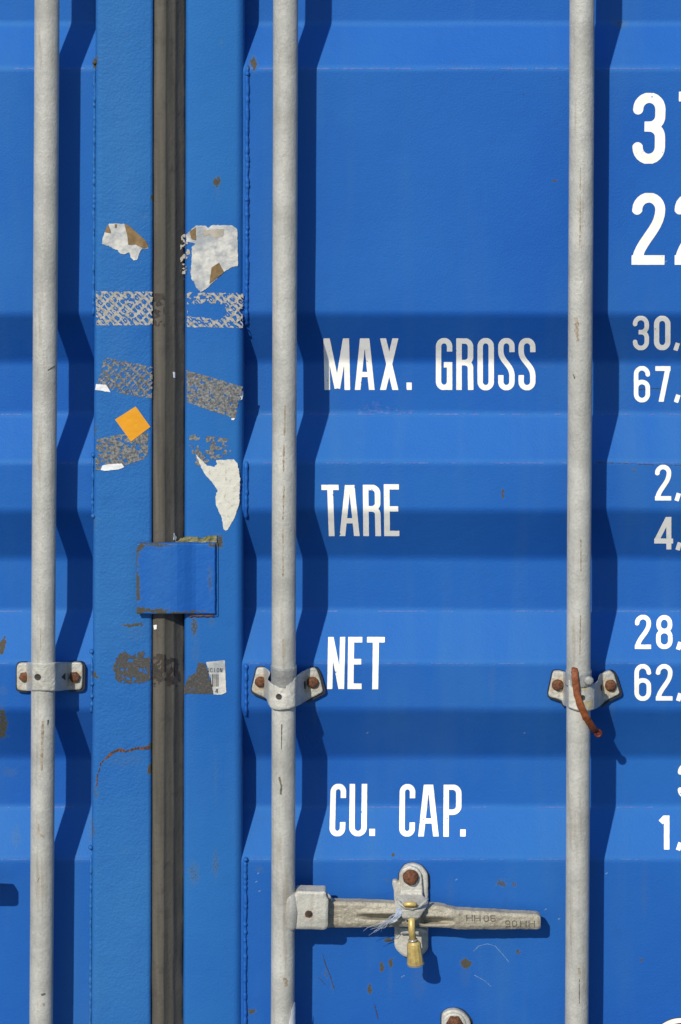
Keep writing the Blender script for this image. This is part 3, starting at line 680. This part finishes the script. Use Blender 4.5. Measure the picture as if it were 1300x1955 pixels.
word([('2', 1250.5, 887.5, 31, 68, 8.7), (',', 1287, 888, 13, 65, 9)], 'white number starting 2, beside TARE')
word([('4', 1249, 987, 36, 62, 9.5), (',', 1289, 987, 13, 60, 9)], 'white number starting 4')
word([('2', 1212, 1174, 31, 65, 8.7), ('8', 1252.5, 1174, 31.5, 65, 8.7), (',', 1290, 1174, 13, 63, 9)], 'white number starting 28, beside NET')
word([('6', 1211, 1268, 32, 70, 8.7), ('2', 1252, 1268, 32, 69.5, 8.7), (',', 1290, 1268, 13, 67, 9)], 'white number starting 62')
word([('3', 1294, 1458, 32, 66, 9.5)], 'white digit cut by the right edge, beside CU. CAP.')
word([('1', 1261, 1557, 17, 65, 10.5), (',', 1290, 1557, 13, 63, 9)], 'white number starting 1,')
# round white mark cut off at the bottom right corner
ob = combo(circ(1312, 2002, 58), poly([(1240, 1900), (1400, 1900), (1400, 2080), (1240, 2080)]), np.maximum)
mk = sheet('round_mark', circ(1300, 2006, 62.5), on_panel(1.0), M_white, right, label='round white mark cut off at the bottom right corner')
sheet('mark_outline', minus(circ(1300, 2006, 63.8), circ(1300, 2006, 62.3)), on_panel(1.3), M_ink, mk, cell=.7)
sheet('mark_centre', circ(1302, 2006, 53), on_panel(1.6), M_tieend, mk)

# broken paler blue lines along the folds; scuffs and scratches in the paint
M_pale_blue = flat('pale_blue', (.012, .105, .345), 0, .6, 200, 0, .3, (.008, .07, .33), .4, .6)
M_scratch = flat('pale_scratch', (.10, .20, .38), 0, .7, 200)
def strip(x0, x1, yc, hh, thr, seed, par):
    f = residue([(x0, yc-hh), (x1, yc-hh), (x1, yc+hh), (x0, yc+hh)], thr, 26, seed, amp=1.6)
    sheet('fold_line', f, on_panel(.5), M_pale_blue, par, cell=1.3)
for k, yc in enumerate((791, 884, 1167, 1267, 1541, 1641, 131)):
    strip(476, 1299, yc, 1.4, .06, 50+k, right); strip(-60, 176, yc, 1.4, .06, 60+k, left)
sheet('scuff', residue([(684, 768), (722, 764), (745, 778), (790, 784), (788, 790), (684, 790)], -.02, 7, 71, amp=3), on_panel(.6), M_pale_blue, right, cell=1)
def scratch(pts, w, mat, seed, par=right):
    sheet('scratch', rough(path_sdf(pts, w), .7, 3, seed), on_panel(.6), mat, par, cell=.7)
scratch([(904, 1816), (914, 1806), (930, 1802), (945, 1806), (958, 1820), (971, 1836)], .6, M_scratch, 1)
scratch([(906, 1862), (925, 1872), (938, 1884)], .5, M_scratch, 2); scratch([(616, 1822), (621, 1840), (630, 1862), (638, 1888)], .7, M_ink, 3)
scratch([(608, 1866), (621, 1880)], .5, M_ink, 4); scratch([(715, 1918), (722, 1945)], .8, M_ink, 5); scratch([(1140, 883), (1200, 885), (1260, 888), (1300, 888)], .5, M_ink, 6)
scratch([(1210, 746), (1222, 744), (1236, 741), (1262, 742), (1272, 741)], .7, M_ink, 7)
for k, (a, b_) in enumerate([(769, 1864), (767, 1865), (1300-30, 500), (1157, 1668), (1000, 1400), (870, 1680), (1066, 1755), (700, 1400), (1040, 1737), (492, 1668), (488, 1684), (494, 1702)]):
    scratch([(a, b_), (a+2.5, b_-1.5)], 1.1, M_scratch, 20+k)

# numbers cast into the handle
f = union([glyph('H', 890, 1746.5, 12, 12.5, 1.6), glyph('H', 905, 1747, 12, 12.5, 1.6), glyph('0', 923, 1747.3, 10, 12.5, 1.6), glyph('5', 936, 1747.6, 10, 12.5, 1.6)])
sheet('cast_number', f, lambda x, y, s: hd(x, y, fH(x, y))+.9, M_scar, handle, cell=.6, label='cast marking HH 05')
f = union([glyph('5', 964, 1757, 10, 13, 1.6, 0, True), glyph('0', 977, 1757, 10, 13, 1.6, 0, True), glyph('H', 993, 1757.5, 12, 12.5, 1.6, 0, True), glyph('H', 1009, 1757.5, 12, 12.5, 1.6, 0, True)])
sheet('cast_number', f, lambda x, y, s: hd(x, y, fH(x, y))+.9, M_scar, handle, cell=.6, label='upside-down cast marking HH 05')

# ------------------------------------------------------------------ rust and scratches on the posts
M_rustfilm = flat('rust_crack', (.16, .055, .015), 0, .85, 260, 0, .8, (.035, .022, .014), .42, .56)
on_post = lambda off: (lambda x, y, s: 9.0+off+0*x)
sheet('rust_crack', rough(path_sdf([(283, 1428), (262, 1428), (240, 1434), (225, 1432), (213, 1437), (203, 1448), (196, 1453)], 2.1), 3.0, 5, 3), on_post(.3), M_rustfilm, left, cell=.7)
sheet('rust_crack', rough(path_sdf([(192, 1456), (190, 1470), (186, 1478), (185, 1500)], 1.0), 1.2, 4, 7), on_post(.3), M_rustfilm, left, cell=.7)

# ------------------------------------------------------------------ stickers, tapes, residues (each lies on a door)
def voidgrid(cell_w, cell_h, ang, fill):
    """residue with the repeating letters VOID left open, running up to the right"""
    ca, sa = math.cos(ang), math.sin(ang); W, H, t = 6.2, 9.5, 2.1; gl = [glyph(c, k*8.2, 0, W if c != 'I' else 3, H, t) for k, c in enumerate('VOID')]; per = 35.0; row = 14.5
    def f(x, y):
        u = x*ca-y*sa; v = x*sa+y*ca
        r = np.floor(v/row); vv = v-r*row-2.5; uu = np.mod(u+r*11.0, per)-1
        d = np.full(x.shape, 1e9)
        for g in gl: d = np.minimum(d, g(uu, vv))
        return d
    return f
lift = lambda off, amp=.4: (lambda x, y, s: 9.0+off+amp*fbm(x/10, y/10, 7, 2))
vg = voidgrid(0, 0, math.radians(45), 0)
o = sheet('tape_residue', residue([(183, 556), (291, 557), (291, 621), (184, 621)], .42, 7, 1, vg), lift(.5), M_tape, None, cell=.7); tag(o, 'pale peeled security tape with VOID lettering left of the gasket', 'tape residue', 'peeled tape remains on the door posts')
o = sheet('tape_residue', residue([(357, 558), (464, 560), (463, 626), (357, 624)], .38, 7, 2, vg, cut=rough(poly([(358, 582), (400, 578), (428, 580), (432, 600), (418, 612), (358, 604)]), 4, 9, 3)), lift(.5), M_tape, None, cell=.7); tag(o, 'pale peeled security tape right of the gasket, bare in the middle', 'tape residue', 'peeled tape remains on the door posts')
o = sheet('tape_residue', residue([(199, 682), (291, 700), (290, 760), (268, 758), (229, 751), (186, 732)], .36, 5, 3, voidgrid(0, 0, math.radians(-45), 0)), lift(.5), M_tape2, None, cell=.7); tag(o, 'dark grey slanting tape strip above the orange sticker', 'tape residue', 'peeled tape remains on the door posts')
o = sheet('tape_residue', residue([(356, 707), (463, 738), (449, 800), (357, 768)], .36, 5, 4), lift(.5), M_tape2, None, cell=.7); tag(o, 'dark grey slanting tape strip on the right post, below the pale tape', 'tape residue', 'peeled tape remains on the door posts')
o = sheet('tape_residue', residue([(184, 838), (239, 828), (283, 827), (282, 874), (240, 888), (182, 898)], .2, 8, 5), lift(.5), M_tape2, None, cell=.7); tag(o, 'patchy grey tape scrap under the orange sticker', 'tape residue', 'peeled tape remains on the door posts')
o = sheet('tape_residue', residue([(361, 827), (445, 839), (441, 870), (412, 876), (381, 889), (363, 889)], -.08, 9, 6), lift(.5), M_tape2, None, cell=.7); tag(o, 'sparse speckled tape scrap above the long white tear', 'tape residue', 'peeled tape remains on the door posts')
o = sheet('tape_residue', residue([(236, 1243), (251, 1252), (272, 1243), (287, 1258), (286, 1300), (270, 1304), (224, 1303), (216, 1275), (221, 1257)], .34, 9, 7, amp=3), lift(.5), M_tape3, None, cell=.7); tag(o, 'blackish torn tape patch low on the left post', 'tape residue', 'peeled tape remains on the door posts')
o = sheet('tape_residue', residue([(377, 1264), (392, 1268), (410, 1325), (351, 1325), (353, 1306), (362, 1290), (374, 1284)], .6, 9, 8, amp=2.5), lift(.5), M_tape3, None, cell=.7); tag(o, 'dark grey torn tape patch beside the small barcode sticker', 'tape residue', 'peeled tape remains on the door posts')
def gask(off):
    gx = [287, 294, 295, 300, 310, 316, 318, 320, 333, 335, 337, 343, 350, 354, 358]; gd = [-30, -3, 5, 8.5, 9.5, 9, 7, 4, -5, -6, -10, -17, -24, -28, -60]
    return lambda x, y, s: np.interp(x+4.5*y/1955, gx, gd)+off
M_smear = flat('black_smear', (.022, .020, .018), 0, .7, 200, 0, .3, (.05, .035, .025))
o = sheet('tape_residue', residue([(294, 560), (314, 560), (314, 624), (294, 622)], .0, 7, 9), gask(1), M_smear, None, cell=.7); tag(o, 'black tape smear on the gasket between the two pale tapes', 'tape residue', 'peeled tape remains on the door posts')
o = sheet('tape_residue', residue([(292, 1247), (314, 1249), (345, 1262), (346, 1310), (292, 1311)], .08, 8, 10), gask(1), M_smear, None, cell=.7); tag(o, 'black tape smear on the gasket between the two dark patches', 'tape residue', 'peeled tape remains on the door posts')
# white flakes left at the tape corners
for pts, lab in [([(183, 733), (203, 735), (211, 749), (195, 746), (182, 744)], 'small white flake at the lower corner of the slanting left tape'), ([(192, 897), (195, 889), (210, 886), (232, 885), (238, 892), (225, 896), (200, 899)], 'small white flake along the bottom of the patchy grey scrap'),
                 ([(459, 750), (464, 746), (463, 762), (457, 765)], 'thin white flake at the right end of the slanting tape'), ([(441, 799), (449, 798), (447, 802), (442, 802)], 'tiny white flake at the lower tip of the slanting right tape')]:
    o = sheet('tape_flake', rough(poly(pts), .7, 4, 5), lambda x, y, s: np.where(x > 456, 8.0-(x-456)*.6, 10.5)+.4*fbm(x/6, y/6, 3), M_flake, None, thick=.6, cell=.6); tag(o, lab, 'tape flake', 'white flakes left by the tapes')
# orange square
o = sheet('orange_sticker', poly([(259, 776), (287, 815), (250, 843), (219.5, 801)]), lift(1.4, .3), M_orange, None, thick=.8, cell=1); tag(o, 'plain orange square sticker stuck askew on the left post', 'sticker')
# torn labels
t1 = thing('torn_label', 'torn white paper label left of the gasket with a brown folded edge', 'torn label', P(240, 497, 10), 'torn paper labels')
sheet('paper', rough(poly([(208, 427), (237.5, 428), (262, 449), (284.6, 474), (272, 475), (268, 480), (262, 496), (255, 497), (249, 490), (246, 482), (231, 486), (224, 478), (214, 474), (208, 470), (194, 466), (196, 456), (200, 443)]), 1.6, 4, 3), lift(1.2, .9), M_paper, t1, thick=.7, cell=.7)
sheet('backing', poly([(237.5, 428), (246, 431), (278, 460), (283, 471), (275, 474), (258, 466), (245, 467), (243, 448)], .3), lift(2.4, .9), M_brown, t1, thick=.7, cell=.8)
sheet('backing', poly([(207, 429), (212, 445), (200, 443), (203, 434)]), lift(2.4, .9), M_brown, t1, thick=.7, cell=.8)
sheet('notch', poly([(219, 428), (223, 428), (223, 435), (219, 435)]), lift(2.2, .9), M_brown, t1, cell=.8)
t2 = thing('torn_label', 'large torn whitish label right of the gasket, wrinkled and silvery', 'torn label', P(410, 557, 10), 'torn paper labels')
sheet('paper', rough(poly([(355, 448), (364, 440), (374, 431), (392, 431), (398, 435), (405, 430), (443, 430), (453, 438), (454.5, 508), (443, 510), (430, 518), (410, 536), (395, 550), (383, 557.5), (374, 548), (371, 538), (366, 534), (364, 520), (366, 490), (366, 472), (373, 465), (356, 461)]), 1.1, 4, 5), lambda x, y, s: 10.4+1.2*fbm(x/18, y/13, 9, 3), M_paper, t2, thick=.7, cell=.8)
sheet('backing', poly([(362, 442), (373.5, 434), (373.5, 458), (365, 456)]), lift(2.8, .9), M_brown, t2, thick=.7, cell=.8)
sheet('backing', poly([(404, 511), (418, 502), (427, 519), (400, 541)], .3), lift(2.8, .9), M_brown, t2, thick=.7, cell=.8)
M_beige = flat('beige_paper_stain', (.36, .33, .28), .2, .8, 90, 0, .4)
sheet('stain', rough(poly([(388, 440), (412, 436), (428, 438), (426, 450), (412, 456), (400, 449), (386, 452)]), 1.5, 5, 5), lambda x, y, s: 10.9+1.2*fbm(x/18, y/13, 9, 3), M_beige, t2, cell=.8)
sheet('scraps', residue([(345, 452), (354, 446), (362, 470), (362, 530), (354, 540), (344, 535), (345, 500)], -.05, 8, 21, amp=3), lambda x, y, s: np.where(x < 354.5, -14.0, 10.0), M_beige, t2, cell=.7)
o = sheet('torn_label', rough(poly([(373, 866), (385, 879), (395, 888.5), (409, 891.5), (414, 886), (412.5, 878), (428, 878), (446, 877), (453, 884), (456, 900), (458, 916), (456.5, 964), (446, 991), (435, 1011), (431, 1013), (427, 1010), (422, 985), (413, 966), (411, 950), (415, 937), (405, 920), (392, 907), (384, 892)]), 1.4, 3.5, 6), lift(1.3, .7), M_paper2, None, thick=.6, cell=.7); tag(o, 'long chalky white tear tapering down to a point on the right post', 'torn label', 'torn paper labels')
for pts, lab in [([(330, 710), (335, 710), (335, 722), (331, 720)], 'small white fleck high on the gasket beside the slanting tapes'), ([(332, 1016), (337, 1026), (335, 1033), (331, 1030)], 'small whitish fleck on the gasket just above the blue plate'), ([(293, 1194), (299, 1193), (299, 1201), (294, 1202)], 'small pale fleck on the gasket just below the blue plate')]:
    o = sheet('paper_fleck', rough(poly(pts), .9, 3, 3), gask(1.2), M_flake, None, cell=.6); tag(o, lab, 'fleck', 'paper flecks on the gasket')
b = thing('barcode_sticker', 'small torn white sticker with a barcode low on the right post', 'sticker', P(415, 1327, 10))
sheet('paper', rough(poly([(393, 1264), (429.5, 1260.5), (431.5, 1322), (424, 1326), (408, 1326.5), (403, 1299), (398, 1282)]), .8, 4, 6), lift(1.3, .5), M_paper, b, thick=.6, cell=.7)
sheet('printed_text', union([glyph(c, 395+k*6.2, 1275.5, 4.6, 8, 1.0) for k, c in enumerate('ACION')]), lift(1.9, .5), M_ink, b, cell=.5)
sheet('printed_number', glyph('4', 411, 1315, 5, 8, 1.3), lift(1.9, .5), M_ink, b, cell=.5)
bars = []
for k, (xx, w) in enumerate([(402, 1.0), (405, 1.6), (408, 1.0), (410.5, .8), (413, 1.8), (416, 1.0)]): bars.append(poly([(xx, 1287), (xx+w, 1287), (xx+w, 1311), (xx, 1311)]))
sheet('barcode', union(bars), lift(1.9, .5), M_ink, b, cell=.5)

# ------------------------------------------------------------------ bolt seal, strap, frayed thread
sl = thing('bolt_seal', 'yellow metal bolt seal hanging through the hasp of the handle', 'bolt seal', P(792, 1842, 98))
rings('seal_head', [P(783, 1726.5, 92), P(783, 1727, 97), P(783, 1730, 98)], [10*S, 14.5*S, 12*S], M_gold, sl, n=24, squash=.5)
hdv = knob('seal_head', 783, 1727, 92, 14, 5, M_gold, sl, dome=.6, seed=2); hdv.data.transform(Matrix.Identity(4))
c0 = Vector(P(783, 1727, 92))-Vector(sl.location)
for v in hdv.data.vertices: v.co.z = c0.z+(v.co.z-c0.z)*.48
rings('seal_pin', [P(785.5, 1752, 80), P(786, 1776, 80), P(788.5, 1797, 80)], 6.6*S, M_gold, sl, n=20)
pinring = rings('seal_collar', [P(788, 1793, 80), P(788.5, 1797, 80)], 9*S, M_clear, sl, n=24)
sharp(rings('seal_barrel', [P(790, 1797, 80), P(790, 1801, 80), P(793, 1838, 80), P(793.2, 1841.5, 80)], [10*S, 13.4*S, 16.2*S, 15.5*S], M_gold, sl, n=12), 25)
sharp(rings('seal_rim', [P(793.1, 1838.5, 80), P(793.3, 1842, 80)], [17*S, 16.6*S], M_clear, sl, n=24), 40)

ct = [(1097, 1281, 104), (1097.5, 1292, 107), (1099, 1305, 108), (1101.5, 1326, 109), (1108.5, 1347.7, 110), (1119, 1370.8, 107), (1130, 1387.7, 90), (1138.5, 1397, 72)]
tie = thing('strap', 'rusty orange plastic strap tied over the right pipe bracket', 'strap', P(1138, 1405, 100))
V = []; Fc = []
pts = []
for i in range(len(ct)-1):
    for k in range(4): pts.append(tuple(np.array(ct[i])*(1-k/4)+np.array(ct[i+1])*k/4))
pts.append(ct[-1])
rings('band', [P(*p) for p in pts], [6.6*S*(1+.05*float(vnoise(i*.7, 1, 3))) for i in range(len(pts))], M_tie, tie, n=16, squash=.25, jag=.12, seed=2)
rings('band_back', [P(1097, 1283, 104), P(1097, 1277, 100), P(1098, 1274, 92)], [6.4*S, 6*S, 5.5*S], M_tie, tie, n=12, squash=.4)
ring = []
for k in range(17):
    a = 2*math.pi*k/16; ring.append(P(1142+6*math.cos(a), 1400+6*math.sin(a), 71))
rings('band_end', ring, 2.6*S, M_tieend, tie, n=8, cap=False)
knob('band_end', 1142, 1400, 66, 6, 5, M_tieend, tie, dome=.3)

th = thing('frayed_thread', 'tuft of frayed clear plastic fibres caught beside the seal', 'frayed plastic', P(730, 1775, 60))
rng = np.random.RandomState(4)
for k in range(9):
    s0 = np.array([758+rng.rand()*10, 1737+rng.rand()*12, 84.0]); e0 = np.array([692+rng.rand()*34, 1786-rng.rand()*16, 60.0+rng.rand()*10])
    m = [s0*(1-t)+e0*t+np.array([rng.randn()*1.6, rng.randn()*1.8+4*math.sin(t*3)*(rng.rand()-.3), 2*math.sin(t*3.1)]) for t in np.linspace(0, 1, 9)]
    rings('fibre', [P(*p) for p in m], [(.7-.4*t)*S for t in np.linspace(0, 1, 9)], M_thread, th, n=6)
sheet('shred', rough(poly([(756, 1734), (764, 1732), (768, 1742), (764, 1750), (752, 1760), (742, 1764), (752, 1750)]), 1.8, 4, 3), lambda x, y, s: 84-.25*(765-x)+2*fbm(x/5, y/5, 2), M_thread, th, thick=.6, cell=.7)
